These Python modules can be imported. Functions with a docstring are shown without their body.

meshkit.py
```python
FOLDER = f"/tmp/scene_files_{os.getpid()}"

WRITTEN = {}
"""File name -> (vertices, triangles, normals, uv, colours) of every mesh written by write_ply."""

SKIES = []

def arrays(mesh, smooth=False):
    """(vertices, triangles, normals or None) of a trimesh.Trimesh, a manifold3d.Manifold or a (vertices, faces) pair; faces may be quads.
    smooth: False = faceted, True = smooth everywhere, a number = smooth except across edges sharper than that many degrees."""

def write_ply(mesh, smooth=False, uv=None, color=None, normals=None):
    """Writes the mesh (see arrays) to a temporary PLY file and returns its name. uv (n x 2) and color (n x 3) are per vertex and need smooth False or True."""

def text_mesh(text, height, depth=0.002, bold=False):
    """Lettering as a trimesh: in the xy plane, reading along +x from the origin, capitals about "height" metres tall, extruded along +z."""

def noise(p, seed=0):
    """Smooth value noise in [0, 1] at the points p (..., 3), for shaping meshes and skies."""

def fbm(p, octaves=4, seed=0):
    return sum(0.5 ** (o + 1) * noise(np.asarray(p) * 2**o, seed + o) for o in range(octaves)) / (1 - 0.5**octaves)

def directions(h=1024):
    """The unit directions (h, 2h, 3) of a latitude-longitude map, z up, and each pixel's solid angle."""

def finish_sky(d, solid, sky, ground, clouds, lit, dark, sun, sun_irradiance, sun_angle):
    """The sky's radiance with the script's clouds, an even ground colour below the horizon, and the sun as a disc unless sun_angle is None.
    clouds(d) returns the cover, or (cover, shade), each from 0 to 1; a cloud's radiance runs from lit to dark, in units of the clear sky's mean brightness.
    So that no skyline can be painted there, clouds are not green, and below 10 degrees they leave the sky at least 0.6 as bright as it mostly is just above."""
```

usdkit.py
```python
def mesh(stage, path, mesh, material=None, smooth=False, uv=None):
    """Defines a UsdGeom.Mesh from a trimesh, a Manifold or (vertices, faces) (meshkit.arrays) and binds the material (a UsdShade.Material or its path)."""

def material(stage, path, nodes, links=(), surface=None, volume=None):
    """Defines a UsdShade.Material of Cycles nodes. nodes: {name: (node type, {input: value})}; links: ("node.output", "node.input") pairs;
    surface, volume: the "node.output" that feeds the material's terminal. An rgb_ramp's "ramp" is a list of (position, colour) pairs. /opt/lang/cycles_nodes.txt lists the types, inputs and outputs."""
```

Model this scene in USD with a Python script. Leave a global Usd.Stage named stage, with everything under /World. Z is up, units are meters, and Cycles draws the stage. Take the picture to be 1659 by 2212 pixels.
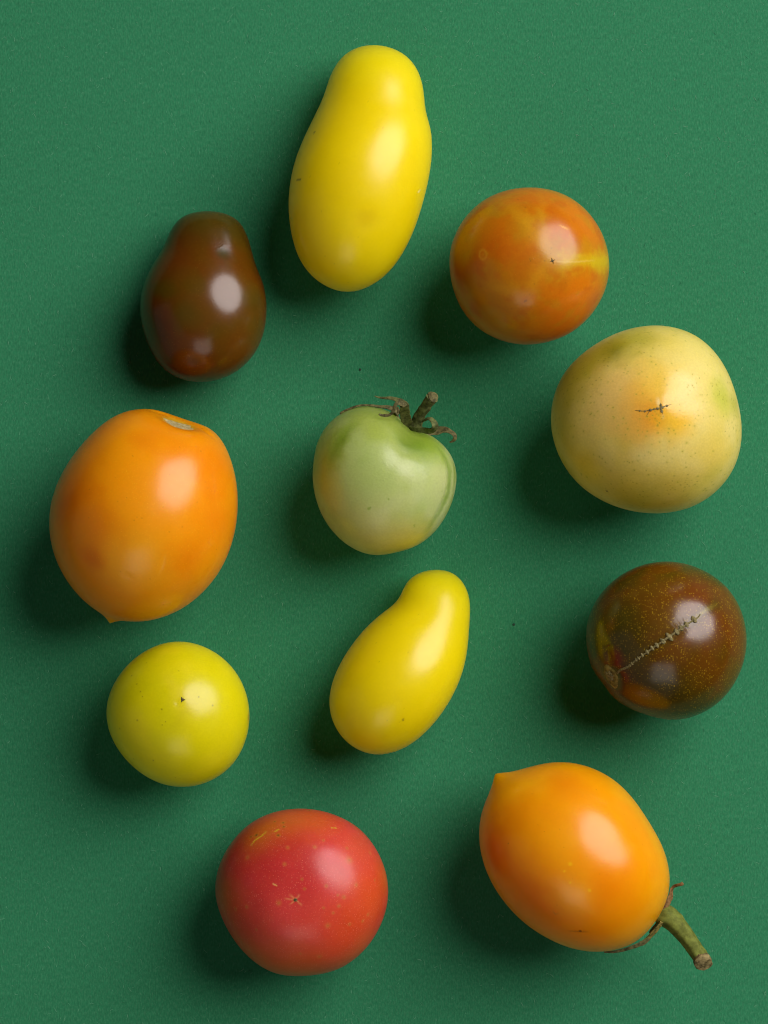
import math
import numpy as np
import usdkit, meshkit
from pxr import Usd, UsdGeom, UsdLux, UsdShade, Gf, Sdf, Vt
from scipy.interpolate import splprep, splev, CubicSpline
from scipy.spatial import cKDTree
from scipy.ndimage import gaussian_filter1d
from scipy.optimize import linprog

stage = Usd.Stage.CreateInMemory()
UsdGeom.SetStageUpAxis(stage, UsdGeom.Tokens.z)
UsdGeom.SetStageMetersPerUnit(stage, 1.0)
UsdGeom.Xform.Define(stage, '/World')
UsdGeom.Scope.Define(stage, '/World/Looks')

# ------------------------------------------------------------------ camera
CAM_H = 0.90                      # height of the camera over the paper
FIELD = 0.25                      # metres of paper across the picture
cam = UsdGeom.Camera.Define(stage, '/World/camera')
cam.AddTranslateOp().Set(Gf.Vec3d(0, 0, CAM_H))
cam.CreateHorizontalApertureAttr(24.0)
cam.CreateVerticalApertureAttr(32.0)
cam.CreateFocalLengthAttr(24.0 * CAM_H / FIELD)
cam.CreateClippingRangeAttr(Gf.Vec2f(0.05, 20))
cam.CreateFStopAttr(18.0)
cam.CreateFocusDistanceAttr(CAM_H - 0.022)
cam.GetPrim().CreateAttribute('exposure', Sdf.ValueTypeNames.Float).Set(0.0)

# ------------------------------------------------------------------ lamps (studio softboxes)
def aim(prim, pos, target, roll=0.0):
    pos, target = np.array(pos, float), np.array(target, float)
    z = pos - target; z /= np.linalg.norm(z)
    x = np.cross([0, 0, 1.0], z); x /= np.linalg.norm(x); y = np.cross(z, x)
    c, s = math.cos(roll), math.sin(roll)
    x, y = c * x + s * y, -s * x + c * y
    m = Gf.Matrix4d(*x, 0, *y, 0, *z, 0, *pos, 1)
    UsdGeom.Xformable(prim).AddTransformOp().Set(m)

def softbox(name, az, tilt, dist, w, h, power, color, roll=0.0, target=(0, 0, 0.02)):
    if h is None:                                             # a round one
        l = UsdLux.DiskLight.Define(stage, '/World/' + name); l.CreateRadiusAttr(w / 2)
    else:
        l = UsdLux.RectLight.Define(stage, '/World/' + name)
        l.CreateWidthAttr(w); l.CreateHeightAttr(h)
    l.CreateIntensityAttr(power); l.CreateColorAttr(Gf.Vec3f(*color))
    a, t = math.radians(az), math.radians(tilt)
    d = np.array([math.sin(t) * math.cos(a), math.sin(t) * math.sin(a), math.cos(t)])
    aim(l, np.array(target) + d * dist, target, roll)
    return l

softbox('key_softbox', 37, 49, 1.9, 1.76, None, 7.7, (1.0, 0.93, 0.92))
softbox('fill_softbox', -95, 47, 0.95, 0.44, 0.40, 1.35, (1.0, 0.93, 0.86), math.radians(8))
softbox('bounce_card', 222, 66, 1.9, 4.2, 1.9, 0.12, (1.0, 0.96, 0.92))
softbox('ceiling_bounce', 60, 4, 1.7, 2.4, 2.4, 0.035, (1.0, 0.97, 0.95))

# ------------------------------------------------------------------ naming helpers
used = {}
def numbered(parent, name):
    k = (str(parent), name)
    n = used.get(k, 0); used[k] = n + 1
    return f'{parent}/{name}' if n == 0 else f'{parent}/{name}_{n:03d}'

def mark(prim, label=None, category=None, group=None, kind=None):
    for k, v in (('label', label), ('category', category), ('group', group), ('kind', kind)):
        if v: prim.SetCustomDataByKey(k, v)
    return prim

GROUP = 'tomatoes laid out on green paper'
def thing(name, label, category='tomato', group=GROUP, at=(0, 0, 0)):
    x = UsdGeom.Xform.Define(stage, numbered('/World', name))
    x.AddTranslateOp().Set(Gf.Vec3d(*map(float, at)))
    mark(x.GetPrim(), label, category, group)
    x.origin = np.array(at, float)
    return x

def obj(name, mesh, mat, parent=None, colors=None, smooth=True, origin=None):
    """One Mesh prim. Vertices come in world coordinates; origin is taken off under an Xform."""
    v, f = np.asarray(mesh[0], float), np.asarray(mesh[1], int)
    base = '/World' if parent is None else str(parent)
    if origin is not None: v = v - origin
    m = usdkit.mesh(stage, numbered(base, name), (v, f), mat, smooth=smooth)
    if colors is not None:
        UsdGeom.PrimvarsAPI(m).CreatePrimvar('col', Sdf.ValueTypeNames.Color3fArray, 'vertex').Set(
            Vt.Vec3fArray.FromNumpy(np.clip(colors, 0, 1).astype(np.float32)))
    return m

# ------------------------------------------------------------------ picture units (1659 across) <-> metres
S = FIELD / 1659.0
def W(px, py, z):
    """A point of the world at height z, seen at (px, py) in a 1659 x 2212 picture."""
    k = S * (CAM_H - z) / CAM_H
    return np.stack([(np.asarray(px, float) - 829.5) * k, (1106 - np.asarray(py, float)) * k, np.asarray(z, float) + 0 * np.asarray(px, float)], -1)

def P(v):
    k = CAM_H / (CAM_H - v[..., 2]) / S
    return np.stack([829.5 + v[..., 0] * k, 1106 - v[..., 1] * k], -1)

def crop(points, ox, oy, w):
    """Points measured in a 1659-wide enlargement of the photo (3072 wide) -> picture units."""
    p = np.asarray(points, float)
    return (np.array([ox, oy]) + p * (w / 1659.0)) * 0.54004

def closed_spline(p, n, smooth):
    p = np.vstack([p, p[:1]])
    tck, _ = splprep(p.T, s=smooth, per=1)
    return np.stack(splev(np.linspace(0, 1, n, endpoint=False), tck), -1)

def fbm(v, scale, seed, octaves=3):
    return meshkit.fbm(v * scale + 37.1 * seed, octaves, seed)

def sstep(a, b, x):
    t = np.clip((x - a) / (b - a), 0, 1)
    return t * t * (3 - 2 * t)

# ------------------------------------------------------------------ fruit bodies
NA, NE = 420, 240

class Body:
    def finish(self):
        v, f = self.v, self.f
        n = np.zeros_like(v); c = np.cross(v[f[:, 1]] - v[f[:, 0]], v[f[:, 2]] - v[f[:, 0]])
        for k in range(3): np.add.at(n, f[:, k], c)
        self.n = n / np.maximum(np.linalg.norm(n, axis=1, keepdims=True), 1e-12)
        self.up = np.nonzero(self.n[:, 2] > 0.02)[0]
        self.tree_p = cKDTree(P(v[self.up]))
        self.tree = cKDTree(v)
        return self
    def at(self, px, py):
        """Index of the vertex of the upper side seen at (px, py)."""
        return self.up[self.tree_p.query([px, py])[1]]
    def on(self, pts):
        return np.array([self.v[self.at(*p)] for p in pts])
    def dist_point(self, q):
        return np.linalg.norm(self.v - q, axis=1) / S
    def dist_line(self, pts, n=160):
        pts = np.asarray(pts, float)
        t = np.r_[0, np.cumsum(np.linalg.norm(np.diff(pts, axis=0), axis=1))]
        cs = CubicSpline(t, pts) if len(pts) > 2 else (lambda u: np.stack([np.interp(u, t, pts[:, k]) for k in range(2)], -1))
        q = self.on(cs(np.linspace(0, t[-1], n)))
        d, i = cKDTree(q).query(self.v)
        return d / S, i / (n - 1.0)
    def snap(self, q, lift=0.0):
        """Moves points onto the surface (plus lift along its normal)."""
        d, i = self.tree.query(q, k=4)
        w = 1 / (d + 1e-7); w /= w.sum(1, keepdims=True)
        n = (self.n[i] * w[..., None]).sum(1); n /= np.linalg.norm(n, axis=1, keepdims=True)
        c = (self.v[i] * w[..., None]).sum(1)
        return q + n * (((c - q) * n).sum(1) + lift)[:, None], n
    def wave(self, amp, scale, seed):
        self.v = self.v + self.n * (amp * 2 * (fbm(self.v - self.c, scale, seed, 2) - 0.5))[:, None]
        return self.finish()
    def push(self, q, amount, sigma, power=2.0, direction=None):
        """Raises (or dents) the surface around the point q; sigma in picture units."""
        d = self.dist_point(q)
        w = np.exp(-(d / sigma) ** power)
        dirs = self.n if direction is None else direction
        self.v = self.v + dirs * (amount * w)[:, None]
        return self
    def groove(self, pts, amount, sigma):
        d, t = self.dist_line(pts)
        self.v = self.v + self.n * (amount * np.exp(-(d / sigma) ** 2) * np.sin(np.pi * np.clip(t * .9 + .05, 0, 1)))[:, None]
        return self

def grid_faces(rows, cols):
    """Pole, rows of cols, pole."""
    j = np.arange(cols); jn = (j + 1) % cols
    f = [np.stack([np.zeros(cols, int), 1 + j, 1 + jn], 1)]
    for r in range(rows - 1):
        a, b = 1 + r * cols, 1 + (r + 1) * cols
        f += [np.stack([a + j, b + j, b + jn], 1), np.stack([a + j, b + jn, a + jn], 1)]
    a, last = 1 + (rows - 1) * cols, 1 + rows * cols
    f.append(np.stack([a + j, np.full(cols, last), a + jn], 1))
    return np.vstack(f)

def round_body(outline, h_ratio=0.92, center=None, full=2.0, wobble=0.012, seed=0, smooth=8, soften=(22, 65)):
    """A tomato lying still: its outline at mid height, round above and below."""
    o = closed_spline(outline, 720, smooth)
    c = np.array(center, float) if center is not None else o.mean(0)
    rel = o - c
    az = np.arctan2(-rel[:, 1], rel[:, 0]); rr = np.hypot(rel[:, 0], rel[:, 1])
    s = np.argsort(az)
    A = np.linspace(-np.pi, np.pi, NA, endpoint=False)
    r = np.interp(A, np.r_[az[s] - 2 * np.pi, az[s], az[s] + 2 * np.pi], np.tile(rr[s], 3))
    r = gaussian_filter1d(r, 1.5, mode='wrap')
    mean = r.mean() * S
    h = mean * h_ratio
    zc = h * 0.985
    k = (CAM_H - zc) / CAM_H * S
    cx, cy, _ = W(c[0], c[1], zc)
    r = r * k; rs = gaussian_filter1d(r, 16, mode='wrap')
    el = np.linspace(math.pi / 2, -math.pi / 2, NE + 2)[1:-1]
    E, AA = np.meshgrid(el, A, indexing='ij')
    w = sstep(math.radians(soften[0]), math.radians(soften[1]), np.abs(E))
    R = r[None] * (1 - w) + rs[None] * w
    rad = (np.abs(np.cos(E) / R) ** full + np.abs(np.sin(E) / h) ** full) ** (-1 / full)
    d = np.stack([np.cos(E) * np.cos(AA), np.cos(E) * np.sin(AA), np.sin(E)], -1)
    rad = rad * (1 + wobble * (fbm(d, 1.6, seed, 2) - 0.5) * 2 * np.sin(np.minimum(np.abs(E) * 1.4, np.pi / 2)))
    v = np.vstack([[0, 0, h], (d * rad[..., None]).reshape(-1, 3), [0, 0, -h]])
    b = Body(); b.c = np.array([cx, cy, zc]); b.h = h
    b.v = v + b.c
    b.f = grid_faces(NE, NA)
    return b.finish().wave(0.00013, 62, seed)

def long_body(outline, stem, tip, k=0.95, seed=0, smooth=8, wobble=0.01, droop=0.9, neck=0.12, flat=0.12, curve=1.5):
    """A pear or plum tomato on its side: round rings strung between the two sides of its outline."""
    o = closed_spline(outline, 1440, smooth)
    i0 = np.argmin(np.linalg.norm(o - stem, axis=1)); o = np.roll(o, -i0, 0)
    i1 = np.argmin(np.linalg.norm(o - tip, axis=1))
    sides = []
    n = NE
    u = (1 - np.cos(np.linspace(0, np.pi, n + 2)[1:-1])) / 2
    u = 0.75 * u + 0.25 * np.linspace(0, 1, n + 2)[1:-1]
    for side in (o[:i1 + 1], np.vstack([o[i1:], o[:1]])[::-1]):
        t = np.r_[0, np.cumsum(np.linalg.norm(np.diff(side, axis=0), axis=1))]; t /= t[-1]
        sides.append(np.stack([np.interp(u, t, side[:, q]) for q in range(2)], -1))
    a, b_ = sides
    half = np.linalg.norm(a - b_, axis=1) / 2 * S
    hh = gaussian_filter1d(half, 3, mode='nearest') * k
    # lies where it touches the paper
    res = linprog([1, 0.6], A_ub=np.stack([-np.ones(n), -u], 1), b_ub=-hh * 0.985, bounds=[(None, None)] * 2)
    z0, z1 = res.x
    ub = u[np.argmax(hh)]; hn = np.interp(neck, u, hh)
    q = np.clip((u - flat) / (ub - flat), 0, 1)
    bent = hn + (hh.max() - hn) * (1 - (1 - q) ** curve)
    zc = gaussian_filter1d((1 - droop) * (z0 + z1 * u) + droop * bent, 14, mode='nearest')
    z0, z1 = zc[0], zc[-1] - zc[0]
    A3, B3 = W(a[:, 0], a[:, 1], zc), W(b_[:, 0], b_[:, 1], zc)
    mid, hw = (A3 + B3) / 2, (A3 - B3) / 2
    th = np.linspace(0, 2 * np.pi, NA, endpoint=False)
    ring = mid[:, None] + hw[:, None] * np.cos(th)[None, :, None]
    ring[..., 2] = zc[:, None] + hh[:, None] * np.sin(th)[None]
    ends = [W(*o[0], z0), W(*o[i1], z0 + z1)]
    v = np.vstack([ends[0], ring.reshape(-1, 3), ends[1]])
    b = Body(); b.c = np.array([*mid.mean(0)[:2], zc.mean()]); b.h = hh.max()
    rel = v - b.c
    amp = wobble * b.h * (fbm(rel, 45, seed, 2) - 0.5) * 2 * np.clip(np.abs(rel[:, 2]) / b.h, 0, 1)
    v[:, 2] += amp
    b.v = v; b.f = grid_faces(n, NA)
    vol = np.einsum('ij,ij->i', v[b.f[:, 0]], np.cross(v[b.f[:, 1]], v[b.f[:, 2]])).sum()
    if vol < 0: b.f = b.f[:, ::-1]
    return b.finish().wave(0.00016, 55, seed)

def settle(b):
    b.v[:, 2] = np.where(b.v[:, 2] < 0.0002, 0.0002 + 0.02 * (b.v[:, 2] - 0.0002), b.v[:, 2])
    b.v[:, 2] -= b.v[:, 2].min() - 0.0001
    return b.finish()

class Paint:
    def __init__(self, body, base, seed=0):
        self.b, self.seed = body, seed
        self.c = np.tile(np.array(base, float), (len(body.v), 1))
        self.rel = body.v - body.c
    def mix(self, w, color):
        w = np.clip(w, 0, 1)[:, None]
        self.c = self.c * (1 - w) + np.array(color, float) * w
        return self
    def mottle(self, color, scale, lo, hi, amount=1.0, octaves=3):
        self.seed += 1
        return self.mix(amount * sstep(lo, hi, fbm(self.rel, scale, self.seed, octaves)), color)
    def blob(self, p, radius, color, amount=1.0, rough=0.35, soft=1.0):
        self.seed += 1
        d = self.b.dist_point(self.b.v[self.b.at(*p)])
        d = d * (1 + rough * 2 * (fbm(self.rel, 220, self.seed, 3) - 0.5))
        return self.mix(amount * (1 - sstep(1 - soft * 0.95, 1 + soft * 0.35, d / radius)), color)
    def line(self, pts, width, color, amount=1.0, rough=0.5, fade=True):
        self.seed += 1
        d, t = self.b.dist_line(pts)
        d = d * (1 + rough * 2 * (fbm(self.rel, 500, self.seed, 2) - 0.5))
        w = np.exp(-(d / width) ** 2)
        if fade: w = w * np.sin(np.pi * np.clip(0.12 + t * 0.8, 0, 1))
        return self.mix(amount * w, color)
    def dots(self, n, rmin, rmax, color, amount=1.0, where=None, halo=None):
        rng = np.random.default_rng(self.seed + 77); self.seed += 1
        idx = rng.choice(self.b.up, n)
        if where is not None:
            w = where(self.b.v[idx]); idx = idx[rng.random(n) < w]
        r = rng.uniform(rmin, rmax, len(idx)) ** 1.0
        d, i = cKDTree(self.b.v[idx]).query(self.b.v)
        q = d / S / r[i]
        strength = rng.uniform(0.35, 1.0, len(idx))[i]
        if halo is not None: self.mix(0.55 * amount * strength * np.exp(-(q / 2.6) ** 2), halo)
        return self.mix(amount * strength * np.exp(-q ** 2), color)

# ------------------------------------------------------------------ materials
def skin(name, rough=0.22, spec=0.5, speckle=None, grain=0.06, bump=0.25, sss=0.6, bump_scale=1700.0, coat=0.0, radius=(1.0, 0.75, 0.2)):
    """Tomato skin: the body's own colours, fine grain, pale pinprick specks and a faint orange-peel relief."""
    nodes = {
        'col': ('attribute', {'attribute': 'col'}),
        'geo': ('geometry', {}),
        'fine': ('noise_texture', {'scale': 1500.0, 'detail': 3.0, 'roughness': 0.6}),
        'gr': ('map_range', {'from_min': 0.3, 'from_max': 0.7, 'to_min': 1 - grain, 'to_max': 1 + grain}),
        'grained': ('vector_math', {'math_type': 'scale'}),
        'relief': ('noise_texture', {'scale': bump_scale, 'detail': 2.0, 'roughness': 0.5}),
        'bump': ('bump', {'strength': bump, 'distance': 0.00006}),
        'broad': ('noise_texture', {'scale': 160.0, 'detail': 3.0, 'roughness': 0.6}),
        'rr': ('map_range', {'from_min': 0.3, 'from_max': 0.7, 'to_min': rough * 0.88, 'to_max': rough * 1.14}),
        'p': ('principled_bsdf', {'ior': 1.45, 'specular_ior_level': spec * 0.85, 'subsurface_weight': sss,
                                  'subsurface_radius': radius, 'subsurface_scale': 0.006, 'subsurface_method': 'random_walk',
                                  'coat_weight': coat, 'coat_roughness': 0.1}),
    }
    links = [('geo.position', 'fine.vector'), ('fine.fac', 'gr.value'), ('gr.result', 'grained.scale'),
             ('geo.position', 'relief.vector'), ('relief.fac', 'bump.height'), ('bump.normal', 'p.normal'),
             ('geo.position', 'broad.vector'), ('broad.fac', 'rr.value'), ('rr.result', 'p.roughness')]
    last = 'col.color'
    if speckle:
        color, scale, size, amount = speckle
        nodes |= {
            'vor': ('voronoi_texture', {'scale': scale, 'feature': 'f1', 'dimensions': '3D'}),
            'dot': ('map_range', {'from_min': size, 'from_max': size * 0.45, 'to_min': 0.0, 'to_max': 1.0, 'clamp': True}),
            'pick': ('separate_color', {}),
            'thin': ('map_range', {'from_min': 0.25, 'from_max': 0.9, 'to_min': 0.0, 'to_max': amount, 'clamp': True}),
            'patch': ('noise_texture', {'scale': 110.0, 'detail': 2.0}),
            'pr': ('map_range', {'from_min': 0.30, 'from_max': 0.62, 'to_min': 0.3, 'to_max': 1.0, 'clamp': True}),
            'm1': ('math', {'math_type': 'multiply'}), 'm2': ('math', {'math_type': 'multiply'}),
            'sp': ('mix', {'color2': color}),
        }
        links += [('geo.position', 'vor.vector'), ('vor.distance', 'dot.value'), ('vor.color', 'pick.color'), ('pick.r', 'thin.value'),
                  ('dot.result', 'm1.value1'), ('thin.result', 'm1.value2'), ('geo.position', 'patch.vector'), ('patch.fac', 'pr.value'),
                  ('m1.value', 'm2.value1'), ('pr.result', 'm2.value2'), ('m2.value', 'sp.fac'), ('col.color', 'sp.color1')]
        last = 'sp.color'
    links += [(last, 'grained.vector1'), ('grained.vector', 'p.base_color')]
    return usdkit.material(stage, '/World/Looks/' + name, nodes, links, surface='p.BSDF')

def dry(name, c1, c2, scale=700.0, rough=0.75, stretch=(1, 1, 1), bump=0.6):
    """Dry plant matter: two colours in a fibrous noise."""
    return usdkit.material(stage, '/World/Looks/' + name, {
        'geo': ('geometry', {}), 'map': ('mapping', {'scale': stretch}),
        'n': ('noise_texture', {'scale': scale, 'detail': 4.0, 'roughness': 0.65}),
        'r': ('rgb_ramp', {'ramp': [(0.0, c1), (0.36, c1), (0.64, c2), (1.0, c2)]}),
        'b': ('bump', {'strength': bump, 'distance': 0.0002}),
        'p': ('principled_bsdf', {'roughness': rough, 'specular_ior_level': 0.25}),
    }, [('geo.position', 'map.vector'), ('map.vector', 'n.vector'), ('n.fac', 'r.fac'), ('r.color', 'p.base_color'), ('n.fac', 'b.height'), ('b.normal', 'p.normal')],
        surface='p.BSDF')

STEM = dry('stem_green', (0.085, 0.105, 0.014), (0.17, 0.205, 0.032), 420, stretch=(1, 1, 1))
STEM_GREY = dry('stem_grey_green', (0.045, 0.055, 0.014), (0.15, 0.175, 0.055), 620)
SEPAL = dry('sepal_dry', (0.045, 0.043, 0.014), (0.165, 0.15, 0.055), 800)
SEPAL_GREEN = dry('sepal_green', (0.045, 0.050, 0.014), (0.15, 0.16, 0.050), 700)
SEPAL_BROWN = dry('sepal_brown', (0.10, 0.048, 0.012), (0.28, 0.16, 0.06), 700)
CUT = dry('cut_end', (0.055, 0.045, 0.014), (0.30, 0.24, 0.10), 900)
CORK = dry('cork', (0.25, 0.20, 0.075), (0.54, 0.45, 0.22), 900)
CORK_DARK = dry('cork_dark', (0.075, 0.062, 0.012), (0.30, 0.235, 0.055), 750, bump=0.35)
SUTURE = dry('suture', (0.085, 0.075, 0.022), (0.27, 0.225, 0.095), 1500)
SCAB = dry('scab', (0.035, 0.028, 0.012), (0.16, 0.13, 0.05), 1500)

# ------------------------------------------------------------------ small plant parts
def frames(path):
    t = np.gradient(path, axis=0); t /= np.linalg.norm(t, axis=1, keepdims=True)
    return t

def resample(path, n, *more):
    path = np.asarray(path, float)
    s = np.r_[0, np.cumsum(np.linalg.norm(np.diff(path, axis=0), axis=1))]
    u = np.linspace(0, s[-1], n)
    out = [CubicSpline(s, path)(u)] if len(path) > 2 else [np.stack([np.interp(u, s, path[:, k]) for k in range(3)], -1)]
    for m in more:
        m = np.asarray(m, float)
        if m.ndim == 1: out.append(np.interp(u, s, m))
        else: out.append(np.stack([np.interp(u, s, m[:, k]) for k in range(3)], -1))
    return out

def tube(path, radii, n=60, m=40, rough=0.06, seed=1, ribs=0, rib=0.0):
    p, r = resample(path, n, radii)
    t = frames(p)
    ref = np.array([0.3, -0.2, 1.0]); v = []
    a = np.linspace(0, 2 * np.pi, m, endpoint=False)
    for i in range(n):
        x = np.cross(ref, t[i]); x /= np.linalg.norm(x); y = np.cross(t[i], x)
        ring = p[i] + r[i] * (1 + rib * np.cos(ribs * a))[:, None] * (np.cos(a)[:, None] * x + np.sin(a)[:, None] * y)
        v.append(ring)
    v = np.array(v)
    d = v - p[:, None]
    v = p[:, None] + d * (1 + rough * 2 * (fbm(v, 420, seed, 3) - 0.5))[..., None]
    v = np.vstack([p[0], v.reshape(-1, 3), p[-1]])
    return v, grid_faces(n, m)[:, ::-1]

def strap(path, widths, faces_dir, thick=0.00035, n=70, m=14, seed=1, curl=0.25, rough=0.3):
    """A sepal: a thin, slightly cupped leaf blade along a path. faces_dir: which way its broad side looks."""
    p, w, d = resample(path, n, widths, faces_dir)
    t = frames(p); v = []
    a = np.linspace(0, 2 * np.pi, m, endpoint=False)
    for i in range(n):
        nrm = d[i] - t[i] * (d[i] @ t[i]); nrm /= np.linalg.norm(nrm); side = np.cross(nrm, t[i])
        x = np.cos(a); y = np.sin(a)
        ww = w[i] * (1 + rough * (fbm(p[i][None], 900, seed, 2)[0] - 0.5))
        off = side * (ww * x)[:, None] + nrm * (thick * (0.35 + 0.65 * np.sqrt(np.clip(ww / 0.0012, 0, 1))) * y + curl * ww * x * x)[:, None]
        v.append(p[i] + off)
    v = np.array(v).reshape(-1, 3)
    v = v + 0.00022 * (np.stack([fbm(v, 700, seed + q, 2) for q in range(3)], -1) - 0.5)
    v = np.vstack([p[0], v, p[-1]])
    return v, grid_faces(n, m)[:, ::-1]

def patch(body, p, rad, lift=0.0002, rings=14, seg=48, normal_up=None, seed=3, rough=0.15, dip=0.0, center=None):
    """A scab or scar lying on the skin: rad(angle) gives its outline in picture units."""
    i = body.at(*p) if center is None else center
    c, n = body.v[i], body.n[i]
    t1 = np.array([1.0, 0, 0]); t1 = t1 - n * (t1 @ n); t1 /= np.linalg.norm(t1); t2 = np.cross(n, t1)
    a = np.linspace(0, 2 * np.pi, seg, endpoint=False)
    r = np.array([rad(x) for x in a]) * S
    rng = np.random.default_rng(seed)
    r = r * (1 + rough * gaussian_filter1d(rng.standard_normal(seg), 1.2, mode='wrap'))
    f = np.linspace(0, 1, rings + 1)[1:]
    q = c + (f[:, None, None] * r[None, :, None]) * (np.cos(a)[None, :, None] * t1 + np.sin(a)[None, :, None] * t2)
    q = np.vstack([c, q.reshape(-1, 3)])
    prof = np.r_[1 - dip, np.repeat((1 - f ** 4) - dip * (1 - f ** 2), seg)]
    q0, nn = body.snap(q)
    prof = prof + 0.5 * (fbm(q0, 1500, seed, 3) - 0.5) * np.r_[1, np.repeat(1 - f ** 2, seg)]
    v = q0 + nn * (lift * prof - 0.00008 * np.r_[0, np.repeat(f ** 6, seg)])[:, None]
    j = np.arange(seg); jn = (j + 1) % seg
    F = [np.stack([np.zeros(seg, int), 1 + j, 1 + jn], 1)]
    for k in range(rings - 1):
        A, B = 1 + k * seg, 1 + (k + 1) * seg
        F += [np.stack([A + j, B + j, B + jn], 1), np.stack([A + j, B + jn, A + jn], 1)]
    return v, np.vstack(F)

def ellipse(a, b, rot=0.0):
    def f(x):
        x = x - math.radians(rot)
        return a * b / math.hypot(b * math.cos(x), a * math.sin(x))
    return f

def knob(c, n, r, seed, flat=0.6, across=None):
    """A little corky knob."""
    m, k = 12, 8
    el = np.linspace(np.pi / 2, -np.pi / 2, k + 2)[1:-1]
    E, A = np.meshgrid(el, np.linspace(0, 2 * np.pi, m, endpoint=False), indexing='ij')
    d = np.stack([np.cos(E) * np.cos(A), np.cos(E) * np.sin(A), np.sin(E)], -1).reshape(-1, 3)
    d = np.vstack([[0, 0, 1], d, [0, 0, -1]])
    t1 = np.cross(n, [0.3, 0.9, 0.1]); t1 /= np.linalg.norm(t1); t2 = np.cross(n, t1)
    d = d * (0.55 + 0.95 * fbm(d, 2.2, seed, 2))[:, None]
    if across is not None:                                    # wider across the seam than along it
        t2 = np.array([across[0], -across[1], 0.0]); t2 -= n * (t2 @ n); t2 /= np.linalg.norm(t2); t1 = np.cross(t2, n)
        d = d * np.array([0.72, 1.15, 1.0])
    return c + r * (d[:, :1] * t1 + d[:, 1:2] * t2 + flat * d[:, 2:] * n), grid_faces(k, m)

# ------------------------------------------------------------------ the paper
def paper_material():
    return usdkit.material(stage, '/World/Looks/green_paper', {
        'geo': ('geometry', {}),
        'map': ('mapping', {'scale': (1.0, 0.55, 1.0)}),
        'n1': ('noise_texture', {'scale': 1700.0, 'detail': 3.0, 'roughness': 0.7}),
        'n2': ('noise_texture', {'scale': 420.0, 'detail': 3.0, 'roughness': 0.6, 'distortion': 0.4}),
        'map3': ('mapping', {'scale': (1.0, 0.22, 1.0)}),
        'n3': ('noise_texture', {'scale': 2600.0, 'detail': 2.0, 'roughness': 0.6}),
        'r1': ('rgb_ramp', {'ramp': [(0.0, (0.012, 0.150, 0.062)), (0.36, (0.016, 0.170, 0.071)), (0.52, (0.024, 0.187, 0.081)), (0.66, (0.040, 0.206, 0.097)), (1.0, (0.075, 0.235, 0.125))]}),
        'v2': ('map_range', {'from_min': 0.3, 'from_max': 0.7, 'to_min': 0.95, 'to_max': 1.05}),
        'v3': ('map_range', {'from_min': 0.3, 'from_max': 0.7, 'to_min': 0.85, 'to_max': 1.15}),
        'mul': ('math', {'math_type': 'multiply'}),
        'sc': ('vector_math', {'math_type': 'scale'}),
        'b': ('bump', {'strength': 0.5, 'distance': 0.00012}),
        'p': ('principled_bsdf', {'roughness': 0.85, 'specular_ior_level': 0.2}),
    }, [('geo.position', 'map.vector'), ('map.vector', 'n1.vector'), ('geo.position', 'n2.vector'), ('geo.position', 'map3.vector'), ('map3.vector', 'n3.vector'),
        ('n1.fac', 'r1.fac'), ('n2.fac', 'v2.value'), ('n3.fac', 'v3.value'), ('v2.result', 'mul.value1'), ('v3.result', 'mul.value2'),
        ('r1.color', 'sc.vector1'), ('mul.value', 'sc.scale'), ('sc.vector', 'p.base_color'), ('n1.fac', 'b.height'), ('b.normal', 'p.normal')], surface='p.BSDF')

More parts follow.
